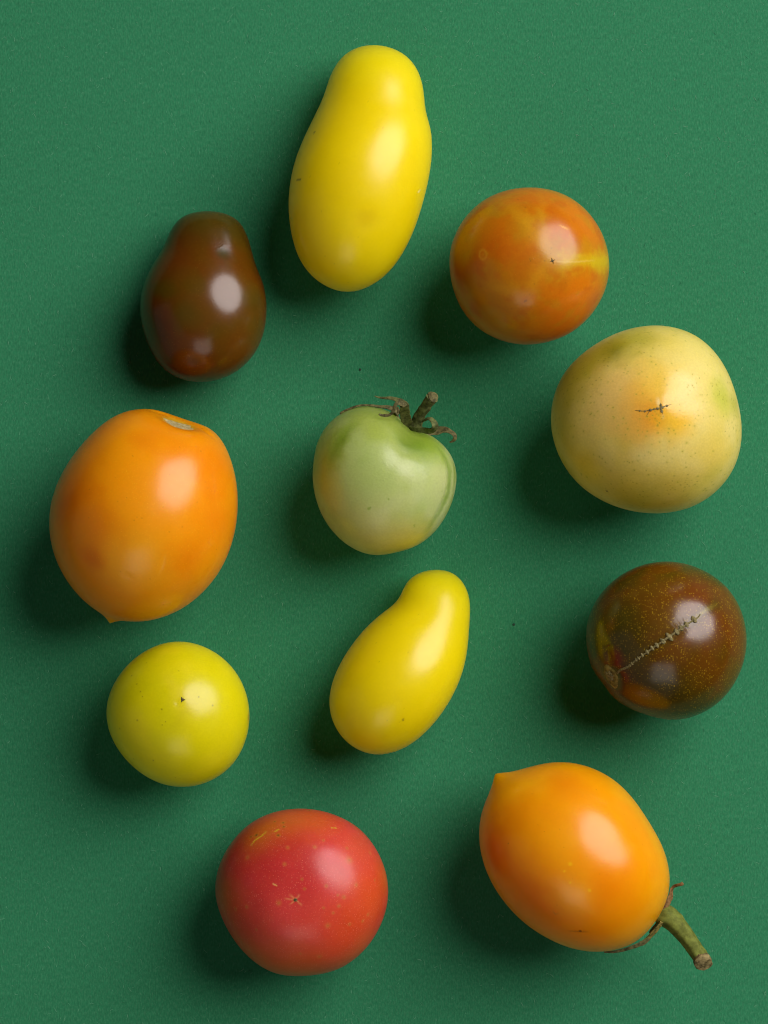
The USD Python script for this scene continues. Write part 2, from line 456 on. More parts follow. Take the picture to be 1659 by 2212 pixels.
def box(x0, x1, y0, y1, z0, z1):
    v = np.array([[x, y, z] for z in (z0, z1) for y in (y0, y1) for x in (x0, x1)])
    f = np.array([[0, 2, 3], [0, 3, 1], [4, 5, 7], [4, 7, 6], [0, 1, 5], [0, 5, 4], [2, 6, 7], [2, 7, 3], [0, 4, 6], [0, 6, 2], [1, 3, 7], [1, 7, 5]])
    return v, f
mark(obj('paper_backdrop', box(-0.32, 0.32, -0.38, 0.38, -0.0006, 0), paper_material(), smooth=False).GetPrim(),
     'matt dark green craft paper under all the tomatoes', 'paper', kind='structure')

# ------------------------------------------------------------------ 1 large yellow plum tomato
def put(b, paint, name, label, mat, parts=True):
    """The tomato's Xform at its base, and its body."""
    base = np.array([b.c[0], b.c[1], 0.0])
    t = thing(name, label, at=base)
    obj('body', (b.v, b.f), mat, t.GetPath(), paint.c, origin=base)
    def part(nm, mesh, m, under=None, smooth=True):
        return obj(nm, mesh, m, under or t.GetPath(), smooth=smooth, origin=base)
    return t, part

o = crop([(865,118),(990,127),(1085,155),(1180,225),(1240,310),(1268,400),(1283,500),(1300,610),(1330,730),(1343,850),(1335,980),(1310,1130),(1270,1290),(1215,1460),(1145,1610),(1060,1740),(960,1840),(850,1905),(730,1930),(620,1915),(510,1860),(420,1770),(350,1640),(305,1500),(285,1340),(290,1190),(310,1060),(345,930),(390,810),(450,690),(510,570),(550,470),(580,370),(625,280),(690,195),(770,140)], 1000, 120, 900)
b = settle(long_body(o, (812, 99), (752, 630), k=0.95, seed=11, droop=1.0, neck=0.14, flat=0.06, curve=1.4))
Z = lambda pts: crop(pts, 1000, 120, 900)
b.push(b.v[b.at(*Z([(860, 1400)])[0])], -0.0005, 26); settle(b)
p = Paint(b, (0.87, 0.59, 0.002), 100)
p.mottle((0.83, 0.565, 0.002), 60, 0.4, 0.7, 0.6)
p.blob(Z([(860, 1400)])[0], 26, (0.62, 0.42, 0.003), 0.45)
p.blob(Z([(900, 250)])[0], 60, (0.82, 0.60, 0.006), 0.4)
p.line(Z([(345, 1110), (360, 1100), (373, 1098)]), 1.7, (0.16, 0.10, 0.01), 0.8, fade=False)
p.line(Z([(470, 760), (480, 750)]), 1.5, (0.20, 0.13, 0.01), 0.7, fade=False)
p.line(Z([(1240, 1192), (1252, 1186)]), 1.5, (0.8, 0.7, 0.3), 0.7, fade=False)
p.dots(40, 0.8, 1.4, (0.4, 0.26, 0.01), 0.4)
put(b, p, 'plum_tomato', 'large glossy yellow plum tomato with a broad neck, topmost on the paper', skin('large_yellow_skin', 0.30, 0.55, grain=0.02, bump=0.2, radius=(1.0, 0.98, 0.15), sss=0.8))

# ------------------------------------------------------------------ 2 dark brown pear tomato
Z = lambda pts: crop(pts, 400, 760, 800)
o = Z([(860,180),(960,185),(1060,205),(1140,250),(1195,320),(1235,420),(1265,530),(1300,640),(1345,750),(1370,860),(1380,980),(1370,1100),(1340,1230),(1285,1350),(1210,1440),(1110,1520),(1000,1570),(880,1588),(760,1588),(650,1560),(550,1500),(465,1410),(405,1300),(365,1180),(340,1060),(335,950),(350,830),(390,710),(450,600),(510,500),(555,400),(600,310),(660,245),(740,200)])
b = long_body(o, Z([(900, 181)])[0], Z([(850, 1590)])[0], k=0.82, seed=21, droop=0.7, flat=0.06, curve=1.15)
b.push(b.v[b.at(*Z([(1020, 520)])[0])], -0.00013, 18)
b.groove(Z([(1010, 470), (960, 320), (900, 200)]), -0.00025, 16)
settle(b)
p = Paint(b, (0.092, 0.039, 0.0012), 200)
p.mottle((0.100, 0.026, 0.001), 70, 0.40, 0.62, 0.8)
p.mottle((0.062, 0.044, 0.0015), 95, 0.48, 0.66, 0.8)
for q, r, c, a in [((700, 330), 90, (0.075, 0.018, 0.002), .6), ((850, 250), 60, (0.05, 0.037, 0.003), .8), ((1020, 520), 18, (0.035, 0.034, 0.004), .9), ((1130, 330), 50, (0.05, 0.036, 0.003), .8),
                   ((640, 620), 60, (0.10, 0.022, 0.002), .7), ((530, 1080), 50, (0.095, 0.010, 0.001), .8), ((720, 1020), 45, (0.06, 0.045, 0.003), .8), ((700, 1470), 42, (0.080, 0.010, 0.001), .7),
                   ((830, 1480), 22, (0.075, 0.010, 0.001), .6), ((450, 1150), 45, (0.05, 0.036, 0.003), .7), ((1250, 1180), 70, (0.08, 0.042, 0.004), .6), ((1100, 1330), 55, (0.115, 0.036, 0.003), .7),
                   ((950, 900), 110, (0.105, 0.042, 0.003), .6), ((900, 1560), 40, (0.07, 0.045, 0.01), .5), ((1280, 900), 35, (0.06, 0.04, 0.004), .7)]:
    p.blob(Z([q])[0], r, c, a)
put(b, p, 'pear_tomato', 'small dark brown pear tomato, glossy with a red tint at its lower end', skin('dark_pear_skin', 0.21, 0.70, ((0.20, 0.10, 0.012), 1500, 0.30, 0.45), grain=0.07, bump=0.16, sss=0.1))

# ------------------------------------------------------------------ 3 mottled orange brown round tomato
Z = lambda pts: crop(pts, 1700, 680, 900)
o = Z([(780,135),(900,145),(1020,180),(1130,250),(1220,340),(1290,440),(1335,550),(1357,670),(1350,790),(1320,910),(1260,1020),(1170,1120),(1080,1200),(960,1250),(850,1278),(740,1287),(620,1275),(510,1235),(400,1165),(310,1080),(240,960),(200,840),(182,720),(185,610),(210,500),(260,400),(330,310),(430,225),(540,170),(660,140)])
b = round_body(o, 0.92, seed=31)
settle(b)
p = Paint(b, (0.50, 0.165, 0.004), 300)
p.mottle((0.41, 0.20, 0.005), 85, 0.42, 0.62, 0.9)
p.mottle((0.43, 0.105, 0.003), 75, 0.5, 0.68, 0.7)
for q, r, c, a in [((640, 780), 85, (0.40, 0.095, 0.003), .7), ((250, 740), 45, (0.37, 0.065, 0.002), .8), ((800, 270), 70, (0.48, 0.115, 0.003), .7), ((450, 560), 75, (0.48, 0.10, 0.003), .6),
                   ((1000, 1130), 110, (0.52, 0.11, 0.003), .8), ((1150, 900), 80, (0.58, 0.155, 0.004), .8), ((1180, 400), 70, (0.55, 0.15, 0.004), .6), ((560, 950), 85, (0.45, 0.19, 0.004), .8),
                   ((330, 430), 65, (0.46, 0.19, 0.005), .8), ((700, 1140), 65, (0.45, 0.17, 0.004), .7), ((800, 1270), 55, (0.50, 0.20, 0.03), .5), ((450, 1180), 50, (0.50, 0.23, 0.012), .6), ((1240, 960), 30, (0.42, 0.12, 0.02), .5)]:
    p.blob(Z([q])[0], r, c, a)
p.mottle((0.40, 0.20, 0.006), 200, 0.48, 0.68, 0.45); p.mottle((0.42, 0.085, 0.003), 240, 0.5, 0.7, 0.35)
VEIN = (0.54, 0.27, 0.008)
for pts, w, a in [([(600, 230), (700, 340), (780, 430), (880, 560), (940, 668)], 14, .75), ([(940, 668), (840, 760), (790, 860), (760, 930)], 14, .6), ([(940, 668), (860, 420), (860, 230), (830, 160)], 10, .45),
                  ([(940, 668), (1010, 760), (1040, 800)], 9, .35), ([(760, 880), (600, 900), (430, 830), (330, 800)], 11, .5)]:
    p.line(Z(pts), w, VEIN, a * 0.75, rough=1.0)
p.line(Z([(1040, 680), (1180, 672), (1350, 660)]), 15, (0.54, 0.37, 0.008), .75, rough=.9, fade=False)
p.line(Z([(1250, 690), (1350, 690)]), 14, (0.48, 0.36, 0.006), .65, fade=False)
p.line(Z([(960, 672), (1080, 678), (1180, 672), (1250, 668)]), 1.6, (0.62, 0.42, 0.08), .7, fade=True)
p.line(Z([(990, 405), (1030, 425), (1060, 436)]), 1.8, (0.72, 0.36, 0.04), .8)
ring = np.array([(428 + 26 * math.cos(a), 625 + 34 * math.sin(a)) for a in np.linspace(0, 2 * np.pi, 24)])
p.line(Z(ring), 2.6, (0.55, 0.24, 0.012), .7, fade=False); p.blob(Z([(428, 625)])[0], 5, (0.52, 0.20, 0.008), .6)
p.dots(26, 0.9, 1.8, (0.14, 0.08, 0.01), 0.6)
p.line(Z([(735, 970), (748, 962)]), 1.6, (0.2, 0.08, 0.02), .8, fade=False)
t, part = put(b, p, 'round_tomato', 'round mottled orange and brown tomato with a yellow streak on its right edge', skin('orange_brown_skin', 0.22, 0.5, ((0.70, 0.34, 0.03), 1500, 0.22, 0.30), grain=0.05, bump=0.25, sss=0.2))
star = lambda n, a, b_, ph=0.0: (lambda x: a + (b_ - a) * max(0.0, math.cos(n * (x - ph))) ** 6)
part('blossom_scar', patch(b, Z([(942, 670)])[0], star(4, 3.0, 7.5, 0.4), 0.00022, seed=4), SCAB)

# ------------------------------------------------------------------ 4 pale cream tomato
Z = lambda pts: crop(pts, 2050, 1200, 1022)
o = Z([(930,170),(1050,180),(1170,225),(1270,300),(1350,400),(1410,510),(1450,640),(1478,760),(1482,880),(1465,1000),(1430,1100),(1360,1200),(1260,1285),(1150,1345),(1030,1378),(900,1385),(780,1370),(660,1335),(540,1275),(430,1190),(345,1090),(285,970),(258,850),(255,730),(275,610),(320,500),(390,410),(480,330),(580,265),(690,210),(810,178)])
b = round_body(o, 0.88, seed=41, wobble=0.02)
tip = b.v[b.at(*Z([(965, 700)])[0])]
b.push(tip, 0.0030, 80, 1.25)
b.push(tip, 0.0003, 14, 1.6)
b.finish()
for pts, amt in [([(960, 720), (975, 780), (985, 900), (960, 1060)], -0.00022), ([(950, 640), (930, 560), (900, 430)], -0.0002), ([(990, 690), (1180, 660), (1330, 620)], -0.00018)]:
    b.groove(Z(pts), amt, 16)
settle(b)
p = Paint(b, (0.68, 0.55, 0.13), 400)
p.mottle((0.65, 0.50, 0.075), 60, 0.42, 0.64, 0.6)
p.mottle((0.70, 0.575, 0.18), 80, 0.5, 0.68, 0.6)
p.mottle((0.48, 0.44, 0.045), 50, 0.54, 0.70, 0.55)
for q, r, c, a in [((660, 310), 58, (0.22, 0.23, 0.012), 1.0), ((640, 330), 26, (0.15, 0.17, 0.01), .7), ((860, 265), 45, (0.36, 0.32, 0.022), .6), ((520, 400), 60, (0.40, 0.36, 0.02), .7), ((760, 235), 55, (0.42, 0.38, 0.03), .6), ((320, 820), 50, (0.46, 0.39, 0.03), .55), ((420, 480), 75, (0.38, 0.32, 0.016), .8), ((340, 640), 60, (0.46, 0.37, 0.03), .6), ((1150, 560), 130, (0.72, 0.585, 0.20), .6), ((1120, 950), 110, (0.71, 0.575, 0.19), .5), ((1360, 630), 50, (0.44, 0.46, 0.05), .8), ((1440, 680), 30, (0.36, 0.38, 0.03), .6),
                   ((760, 640), 95, (0.72, 0.42, 0.09), .7), ((640, 640), 80, (0.68, 0.46, 0.14), .5), ((860, 640), 50, (0.74, 0.36, 0.03), .7), ((910, 765), 36, (0.78, 0.30, 0.010), 1), ((820, 830), 55, (0.74, 0.38, 0.05), .6),
                   ((1060, 790), 52, (0.80, 0.44, 0.012), .85), ((960, 520), 60, (0.76, 0.48, 0.04), .6), ((340, 900), 45, (0.50, 0.36, 0.012), .6), ((460, 1080), 45, (0.68, 0.47, 0.02), .6), ((640, 1200), 80, (0.50, 0.40, 0.035), .55),
                   ((850, 1320), 80, (0.36, 0.33, 0.018), .65), ((1090, 1200), 55, (0.52, 0.38, 0.03), .5), ((1060, 1310), 55, (0.48, 0.37, 0.045), .5), ((1300, 1000), 60, (0.66, 0.48, 0.06), .5), ((350, 1100), 55, (0.42, 0.36, 0.03), .6)]:
    p.blob(Z([q])[0], r, c, a)
p.line(Z([(975, 740), (975, 775)]), 2.0, (0.74, 0.50, 0.16), .8)
p.line(Z([(950, 690), (945, 640)]), 4.0, (0.84, 0.66, 0.32), .7)
p.dots(190, 0.8, 1.5, (0.24, 0.22, 0.015), 0.8, halo=(0.50, 0.44, 0.06))
def edge(v): return np.clip((np.linalg.norm((v - b.c)[:, :2], axis=1) / (b.h * 1.1)) ** 2, 0.1, 1)
p.dots(330, 0.8, 1.7, (0.22, 0.22, 0.012), 0.7, where=edge, halo=(0.42, 0.39, 0.04))
def cluster(v):
    q = b.on(Z([(660, 310), (640, 380), (450, 540), (420, 500), (850, 260), (1090, 1200), (850, 1320), (760, 1240), (1340, 630), (1430, 690)]))
    return np.exp(-(cKDTree(q).query(v)[0] / S / 42) ** 2)
p.dots(1100, 0.7, 1.5, (0.17, 0.18, 0.012), 0.8, where=cluster)
p.blob(Z([(612, 1240)])[0], 3.0, (0.02, 0.02, 0.01), .95, soft=.4)
t, part = put(b, p, 'round_tomato', 'large pale cream yellow tomato with green freckles, at the right edge', skin('cream_skin', 0.28, 0.5, grain=0.06, bump=0.9, sss=0.45, bump_scale=1300.0, radius=(1.0, 0.95, 0.5)))
Q = lambda pts: crop(pts, 2500, 1550, 300)
line = Q([(210, 508), (340, 520), (440, 520), (570, 505), (720, 465), (820, 440), (915, 410), (1030, 375)])
pts3, n3 = b.snap(b.on(line), 0.00004)
sc = part('blossom_scar', tube(pts3, np.array([.4, .8, .8, 1.1, 1.1, 1.2, .8, .3]) * S, 60, 10, 0.2), SUTURE).GetPath()
for i, ((x, y), r) in enumerate([((340, 520), 2.9), ((440, 520), 2.7), ((440, 548), 1.6), ((570, 505), 4.4), ((645, 480), 2.8), ((720, 465), 3.9), ((790, 385), 3.4), ((800, 425), 3.4), ((830, 445), 3.6), ((820, 515), 3.8), ((920, 410), 3.4), ((800, 470), 3.4)]):
    q, nn = b.snap(b.on(Q([(x, y)])), 0.0001)
    part('scar_knob', knob(q[0], nn[0], r * S * 0.72, 60 + i, 0.4), SUTURE, sc)
for pts in ([(545, 530), (510, 580), (470, 640)], [(790, 360), (785, 345)], [(822, 520), (826, 600)]):
    q3, _ = b.snap(b.on(Q(pts)), 0.00003)
    part('scar_branch', tube(q3, np.linspace(.8, .3, len(pts)) * S, 20, 8, 0.2), SUTURE, sc)

# ------------------------------------------------------------------ 5 orange oval tomato, left
Z = lambda pts: crop(pts, 120, 1560, 960)
o = Z([(790,130),(880,137),(960,152),(1060,182),(1160,222),(1240,262),(1310,330),(1360,410),(1395,510),(1420,630),(1435,770),(1430,900),(1405,1030),(1370,1130),(1310,1250),(1230,1360),(1130,1450),(1030,1520),(920,1570),(810,1596),(700,1602),(600,1585),(520,1553),(440,1508),(340,1420),(260,1320),(200,1210),(160,1090),(138,970),(140,850),(165,720),(210,610),(270,500),(350,390),(430,300),(520,225),(610,170),(700,140)])
b = round_body(o, 0.90, seed=51)
# blossom tip, low on the outline
d = np.array([W(*Z([(556, 1612)])[0], b.c[2])])[0]
base = b.v[np.argmin(np.linalg.norm(b.v - d, axis=1))]
b.push(base, np.linalg.norm(d - base) * 1.05, 13, 1.25, direction=((d - b.c) / np.linalg.norm(d - b.c))[None]); b.finish()
# hollow round the stem end
sd = np.array([W(*Z([(1062, 190)])[0], b.c[2])])[0] - b.c
az = math.atan2(sd[1], sd[0]); e = math.radians(9)
sdir = np.array([math.cos(az) * math.cos(e), math.sin(az) * math.cos(e), math.sin(e)])
rel = b.v - b.c; rel = rel / np.linalg.norm(rel, axis=1, keepdims=True)
stem_i = int(np.argmax(rel @ sdir))
b.push(b.v[stem_i], -0.0030, 46, 2.4, direction=sdir[None]); b.finish()
b.groove(Z([(950, 178), (890, 152), (820, 140)]), -0.0005, 7); b.groove(Z([(1160, 250), (1220, 285), (1270, 330)]), -0.0006, 7)
b.groove(Z([(930, 1140), (920, 1190), (890, 1275)]), -0.00014, 3.4)
b.groove(Z([(790, 380), (795, 430), (800, 500)]), -0.00008, 7)
b.groove(Z([(620, 1260), (690, 1300), (720, 1330)]), -0.00006, 8)
settle(b)
p = Paint(b, (0.82, 0.28, 0.003), 500)
p.mottle((0.76, 0.205, 0.002), 55, 0.44, 0.66, 0.6)
for q, r, c, a in [((640, 1130), 130, (0.70, 0.29, 0.006), .7), ((740, 1210), 75, (0.74, 0.33, 0.012), .7), ((430, 1160), 32, (0.60, 0.14, 0.002), .7), ((300, 700), 80, (0.64, 0.15, 0.002), .6), ((260, 820), 45, (0.58, 0.12, 0.002), .5), ((800, 340), 40, (0.68, 0.17, 0.002), .5),
                   ((950, 1480), 110, (0.74, 0.29, 0.006), .5), ((470, 930), 60, (0.62, 0.15, 0.002), .5), ((300, 1000), 60, (0.66, 0.22, 0.003), .5), ((1280, 500), 55, (0.74, 0.18, 0.002), .5), ((1300, 900), 70, (0.74, 0.17, 0.002), .5), ((1100, 1170), 55, (0.68, 0.17, 0.002), .5)]:
    p.blob(Z([q])[0], r, c, a)
p.line(Z([(890, 1275), (915, 1210), (935, 1145)]), 2.0, (0.78, 0.34, 0.02), .8)
sc_c = b.v[int(np.argmin(np.linalg.norm(b.v - (b.c + (b.v[stem_i] - b.c)), axis=1)))]
p.mix(0.8 * np.exp(-(b.dist_point(sc_c) / 38) ** 8), (0.52, 0.36, 0.02))
p.dots(30, 0.8, 1.3, (0.25, 0.07, 0.01), 0.6)
t, part = put(b, p, 'oval_tomato', 'large orange oval tomato with a pale dry stem scar at its top, leftmost', skin('orange_left_skin', 0.25, 0.5, ((0.88, 0.46, 0.03), 1500, 0.28, 0.55), grain=0.03, bump=0.3))
t_ang = math.degrees(az) - 90
sc = part('stem_scar', patch(b, None, ellipse(35, 27, 0), 0.0005, center=stem_i, seed=8, rings=20, seg=72, dip=0.2), CORK).GetPath()
part('scar_pit', patch(b, None, ellipse(15, 10, 0), 0.0009, center=stem_i, seed=9, rough=.3, dip=0.7), CORK_DARK, sc)

# ------------------------------------------------------------------ 6 green tomato with its calyx
Z = lambda pts: crop(pts, 1150, 1500, 800)
o = Z([(1020,452),(1100,466),(1180,496),(1250,550),(1320,610),(1365,680),(1390,760),(1400,850),(1390,960),(1360,1060),(1320,1150),(1260,1250),(1190,1330),(1110,1390),(1010,1440),(880,1475),(740,1494),(640,1480),(540,1435),(430,1360),(345,1260),(285,1160),(240,1040),(215,930),(207,830),(215,720),(240,600),(280,490),(340,410),(420,335),(510,285),(600,262),(700,265),(790,285),(880,322),(955,385)])
b = round_body(o, 0.90, center=Z([(800, 880)])[0], seed=61, smooth=12, soften=(30, 75), wobble=0.015)
b.push(b.v[b.at(*Z([(1050, 545)])[0])], -0.0015, 34)
b.groove(Z([(1250, 600), (1335, 740), (1345, 900), (1290, 1080), (1160, 1290)]), -0.0009, 9)
b.groove(Z([(560, 380), (450, 520), (380, 640), (340, 780)]), -0.0004, 14)
settle(b)
LG, DG = (0.37, 0.44, 0.125), (0.12, 0.22, 0.014)
p = Paint(b, (0.35, 0.44, 0.15), 600)
p.mottle((0.40, 0.47, 0.20), 90, 0.44, 0.64, 0.6)
p.mottle((0.27, 0.36, 0.06), 80, 0.48, 0.66, 0.6)
for q, r, c, a in [((1080, 540), 70, (0.115, 0.22, 0.010), .9), ((1000, 480), 55, (0.17, 0.26, 0.02), .8), ((1200, 560), 55, (0.20, 0.30, 0.025), .75), ((860, 360), 75, (0.26, 0.34, 0.05), .7), ((600, 310), 75, (0.22, 0.31, 0.035), .7), ((720, 440), 60, (0.28, 0.36, 0.05), .5),
                   ((320, 720), 50, (0.36, 0.35, 0.03), .5), ((400, 960), 75, (0.43, 0.43, 0.11), .5), ((300, 900), 40, (0.46, 0.43, 0.04), .4), ((900, 1420), 90, (0.54, 0.45, 0.06), .6), ((1000, 1380), 60, (0.56, 0.45, 0.04), .6),
                   ((620, 1440), 60, (0.46, 0.44, 0.13), .6), ((700, 1150), 110, (0.44, 0.46, 0.18), .6), ((640, 870), 70, (0.29, 0.39, 0.10), .5), ((480, 1310), 80, (0.48, 0.46, 0.16), .6), ((1280, 900), 60, (0.44, 0.48, 0.20), .5), ((800, 1340), 70, (0.50, 0.45, 0.11), .5)]:
    p.blob(Z([q])[0], r, c, a)
p.line(Z([(560, 370), (460, 500), (400, 600), (340, 760), (320, 880)]), 22, (0.20, 0.28, 0.02), .75)
p.line(Z([(520, 420), (430, 560), (390, 620)]), 12, (0.14, 0.24, 0.012), .5)
p.line(Z([(1250, 600), (1330, 740), (1345, 900), (1290, 1080), (1160, 1290)]), 6, (0.11, 0.20, 0.02), .8)
p.line(Z([(1370, 700), (1385, 830), (1370, 980)]), 7, (0.17, 0.26, 0.03), .7)
p.line(Z([(1240, 640), (1290, 700), (1270, 740)]), 12, (0.22, 0.32, 0.03), .6)
for q, r in [((672, 1108), 4), ((685, 1102), 2.5), ((838, 1028), 2.6), ((1052, 1245), 2.8), ((1050, 1258), 2.0), ((1283, 962), 2.0)]:
    p.blob(Z([q])[0], r, (0.17, 0.27, 0.02), .65, soft=.9)
t, part = put(b, p, 'round_tomato', 'pale green unripe tomato with its short stem and curled dry sepals, in the middle', skin('green_skin', 0.27, 0.5, grain=0.06, bump=0.75, sss=0.7, bump_scale=1300.0, radius=(0.9, 1.0, 0.45)))
ctr = b.c[2]
K = lambda pts: crop(pts, 1330, 1530, 550)
def path3(pts, zs): 
    k = K(pts); return np.array([W(k[i, 0], k[i, 1], zs[i]) for i in range(len(k))])
zc = ctr
U = 550 / 1659 * 0.54004 * S       # one pixel of that enlargement in metres
st = part('stem', tube(path3([(985, 560), (1020, 470), (1075, 360), (1145, 255), (1205, 175)], zc + np.array([0.0005, 0.002, 0.0045, 0.0075, 0.010])), np.array([92, 74, 65, 62, 70]) * U, 60, 36, 0.2, 5, 5, 0.05), STEM_GREY).GetPath()
part('cut_end', tube(path3([(1196, 186), (1211, 166), (1222, 152)], zc + np.array([0.0096, 0.0103, 0.0108])), np.array([64, 66, 30]) * U, 16, 30, 0.5, 6), SEPAL, st)
up = [0.1, 0.1, 1.0]
part('sepal', strap(path3([(925, 520), (885, 430), (868, 330), (858, 270), (820, 235), (740, 198), (640, 188), (510, 163)], zc + np.array([.002, .006, .010, .0125, .0132, .013, .0125, .012])),
     np.array([50, 62, 60, 56, 40, 24, 15, 6]) * U, [[.1, -.5, .8], [.1, -.5, .8], [.05, -.4, .9], [0, -.2, 1], [0, .1, 1], [0, .2, 1], up, up], seed=3), SEPAL_GREEN)
part('sepal', strap(path3([(875, 285), (820, 252), (775, 255), (745, 320), (695, 385), (630, 398), (560, 384)], zc + np.array([.0128, .0137, .0140, .0136, .0130, .0124, .0125])),
     np.array([26, 30, 24, 19, 20, 19, 10]) * U, [up, up, [0, .1, 1], [-.5, 0, 1], [-.2, .2, 1], up, up], seed=4), SEPAL)
k2 = K([(800, 375), (700, 312), (560, 292), (400, 276), (250, 302), (90, 376)])
part('sepal', strap(np.array([W(x, y, zc + dz) for (x, y), dz in zip(k2, (.0035, .004, .0035, .003, .0025, .002))]), np.array([55, 34, 20, 15, 16, 12]) * U, [[0.2, .6, .8]] * 3 + [[0, .7, .7]] * 3, seed=5), SEPAL)
part('sepal', strap(path3([(800, 330), (770, 345), (740, 400), (800, 420)], zc + np.array([.004, .0035, .002, 0])), np.array([40, 45, 40, 30]) * U, [[0, .4, .9]] * 4, seed=15), SEPAL)
part('sepal', strap(path3([(930, 545), (1010, 562), (1100, 572), (1185, 575), (1232, 515), (1195, 455), (1125, 450), (1090, 470)], zc + np.array([.0035, .005, .006, .0075, .0095, .0085, .006, .0045])),
     np.array([26, 30, 36, 44, 46, 36, 26, 14]) * U, [[0, -.4, .9], [0, -.4, .9], [.1, -.4, .9], [.3, -.3, .9], [.5, 0, .8], [.2, .5, .8], [-.2, .6, .7], [-.4, .5, .7]], seed=6), STEM_GREY)
part('sepal', strap(path3([(1120, 590), (1210, 600), (1290, 585), (1360, 575), (1430, 600), (1478, 655), (1462, 700), (1412, 718)], zc + np.array([.001, .0005, .001, .002, .0028, .003, .0025, .002])),
     np.array([40, 58, 60, 42, 30, 24, 18, 9]) * U, [[0, .6, .8], [0, .6, .8], [.1, .6, .8], [.3, .4, .9], [.4, .2, 1], [.3, 0, 1], up, up], seed=7), SEPAL)

# ------------------------------------------------------------------ 7 small yellow pear tomato
Z = lambda pts: crop(pts, 1200, 2200, 800)
o = Z([(1060,167),(1130,170),(1190,167),(1260,190),(1330,240),(1375,310),(1400,400),(1408,490),(1402,620),(1395,750),(1380,870),(1350,1000),(1300,1130),(1230,1270),(1150,1390),(1060,1490),(960,1580),(860,1640),(760,1678),(650,1693),(550,1680),(450,1635),(360,1560),(290,1460),(250,1350),(243,1240),(262,1120),(300,1010),(360,900),(430,790),(510,680),(600,590),(690,515),(765,465),(810,410),(845,340),(890,265),(965,203)])
b = long_body(o, Z([(1130, 169)])[0], Z([(560, 1683)])[0], k=0.95, seed=71, smooth=14, droop=1.0, neck=0.14, flat=0.05)
settle(b)
p = Paint(b, (0.84, 0.59, 0.002), 700)
p.mottle((0.80, 0.56, 0.002), 60, 0.4, 0.7, 0.6)
p.blob(Z([(1150, 230)])[0], 60, (0.76, 0.60, 0.005), 0.5)
p.blob(Z([(760, 470)])[0], 30, (0.68, 0.50, 0.003), 0.4)
p.line(Z([(853, 1402), (856, 1416)]), 1.6, (0.16, 0.11, 0.01), .85, fade=False)
p.dots(34, 0.7, 1.2, (0.40, 0.27, 0.01), 0.5)
put(b, p, 'pear_tomato', 'small bright yellow pear tomato with a bent neck, below the green tomato', skin('small_yellow_skin', 0.28, 0.55, grain=0.02, bump=0.22, radius=(1.0, 0.98, 0.15), sss=0.8))

# ------------------------------------------------------------------ 8 dark round tomato with the stitched scar
Z = lambda pts: crop(pts, 2200, 2150, 872)
o = Z([(880,185),(1000,195),(1110,225),(1220,280),(1320,360),(1400,450),(1450,550),(1480,660),(1490,780),(1480,900),(1440,1030),(1380,1130),(1300,1230),(1200,1310),(1090,1360),(960,1385),(850,1380),(740,1350),(630,1310),(540,1260),(480,1215),(440,1165),(400,1105),(340,1030),(300,930),(280,800),(283,690),(305,590),(350,480),(420,390),(500,320),(590,260),(690,215),(780,193)])
b = round_body(o, 0.92, seed=81)
b.push(b.v[b.at(*Z([(468, 1055)])[0])], -0.0007, 26); b.finish()
Q = lambda pts: crop(pts, 2350, 2350, 600)
SUT = [(335, 945), (400, 900), (437, 878), (495, 838), (568, 780), (658, 712), (767, 637), (835, 595), (905, 545), (985, 490), (1095, 405), (1180, 360), (1245, 296), (1330, 240), (1420, 185)]
b.groove(Q(SUT), -0.0006, 15)
b.groove(Z([(470, 980), (440, 900), (420, 800)]), -0.0005, 14)
settle(b)
p = Paint(b, (0.108, 0.054, 0.001), 800)
p.mottle((0.130, 0.040, 0.001), 75, 0.42, 0.62, 0.85)
p.mottle((0.060, 0.048, 0.001), 85, 0.50, 0.66, 0.9)
for q, r, c, a in [((600, 650), 75, (0.035, 0.032, 0.003), .9), ((560, 780), 60, (0.040, 0.034, 0.003), .8), ((495, 920), 26, (0.16, 0.014, 0.001), 1), ((580, 1040), 32, (0.085, 0.014, 0.001), .8), ((620, 1180), 45, (0.095, 0.012, 0.001), .9), ((720, 1250), 50, (0.09, 0.022, 0.002), .7),
                   ((680, 1050), 50, (0.05, 0.034, 0.002), .8), ((750, 450), 95, (0.12, 0.045, 0.003), .75), ((1150, 420), 80, (0.14, 0.030, 0.002), .8), ((1280, 700), 80, (0.13, 0.030, 0.002), .7), ((1100, 1000), 120, (0.09, 0.036, 0.003), .6), ((850, 1140), 70, (0.038, 0.030, 0.002), .85), ((1000, 1300), 80, (0.055, 0.038, 0.003), .8),
                   ((380, 760), 40, (0.075, 0.060, 0.004), .8), ((400, 1080), 25, (0.13, 0.05, 0.004), .9), ((440, 1180), 25, (0.13, 0.04, 0.004), .8), ((530, 620), 50, (0.06, 0.05, 0.004), .7), ((1330, 500), 50, (0.10, 0.045, 0.004), .6)]:
    p.blob(Z([q])[0], r, c, a)
p.line(Q(SUT), 13, (0.055, 0.042, 0.003), .6, fade=False)
p.line(Q([(1180, 360), (1245, 296), (1330, 240), (1420, 185)]), 4.0, (0.17, 0.13, 0.01), .9)
p.blob(Z([(468, 1055)])[0], 34, (0.11, 0.085, 0.008), .9, soft=.5)
p.line(Z([(450, 970), (448, 930), (445, 890)]), 2.2, (0.17, 0.12, 0.01), .8)
p.line(Z([(445, 1150), (447, 1190), (470, 1220)]), 2.2, (0.17, 0.12, 0.01), .8)
p.dots(40, 0.8, 1.3, (0.02, 0.012, 0.004), 0.6)
t, part = put(b, p, 'round_tomato', 'dark brown round tomato with a stitched corky seam running from its stem scar', skin("dark_round_skin", 0.225, 0.72, ((0.36, 0.23, 0.010), 1600, 0.40, 0.95), grain=0.07, bump=0.16, sss=0.1))
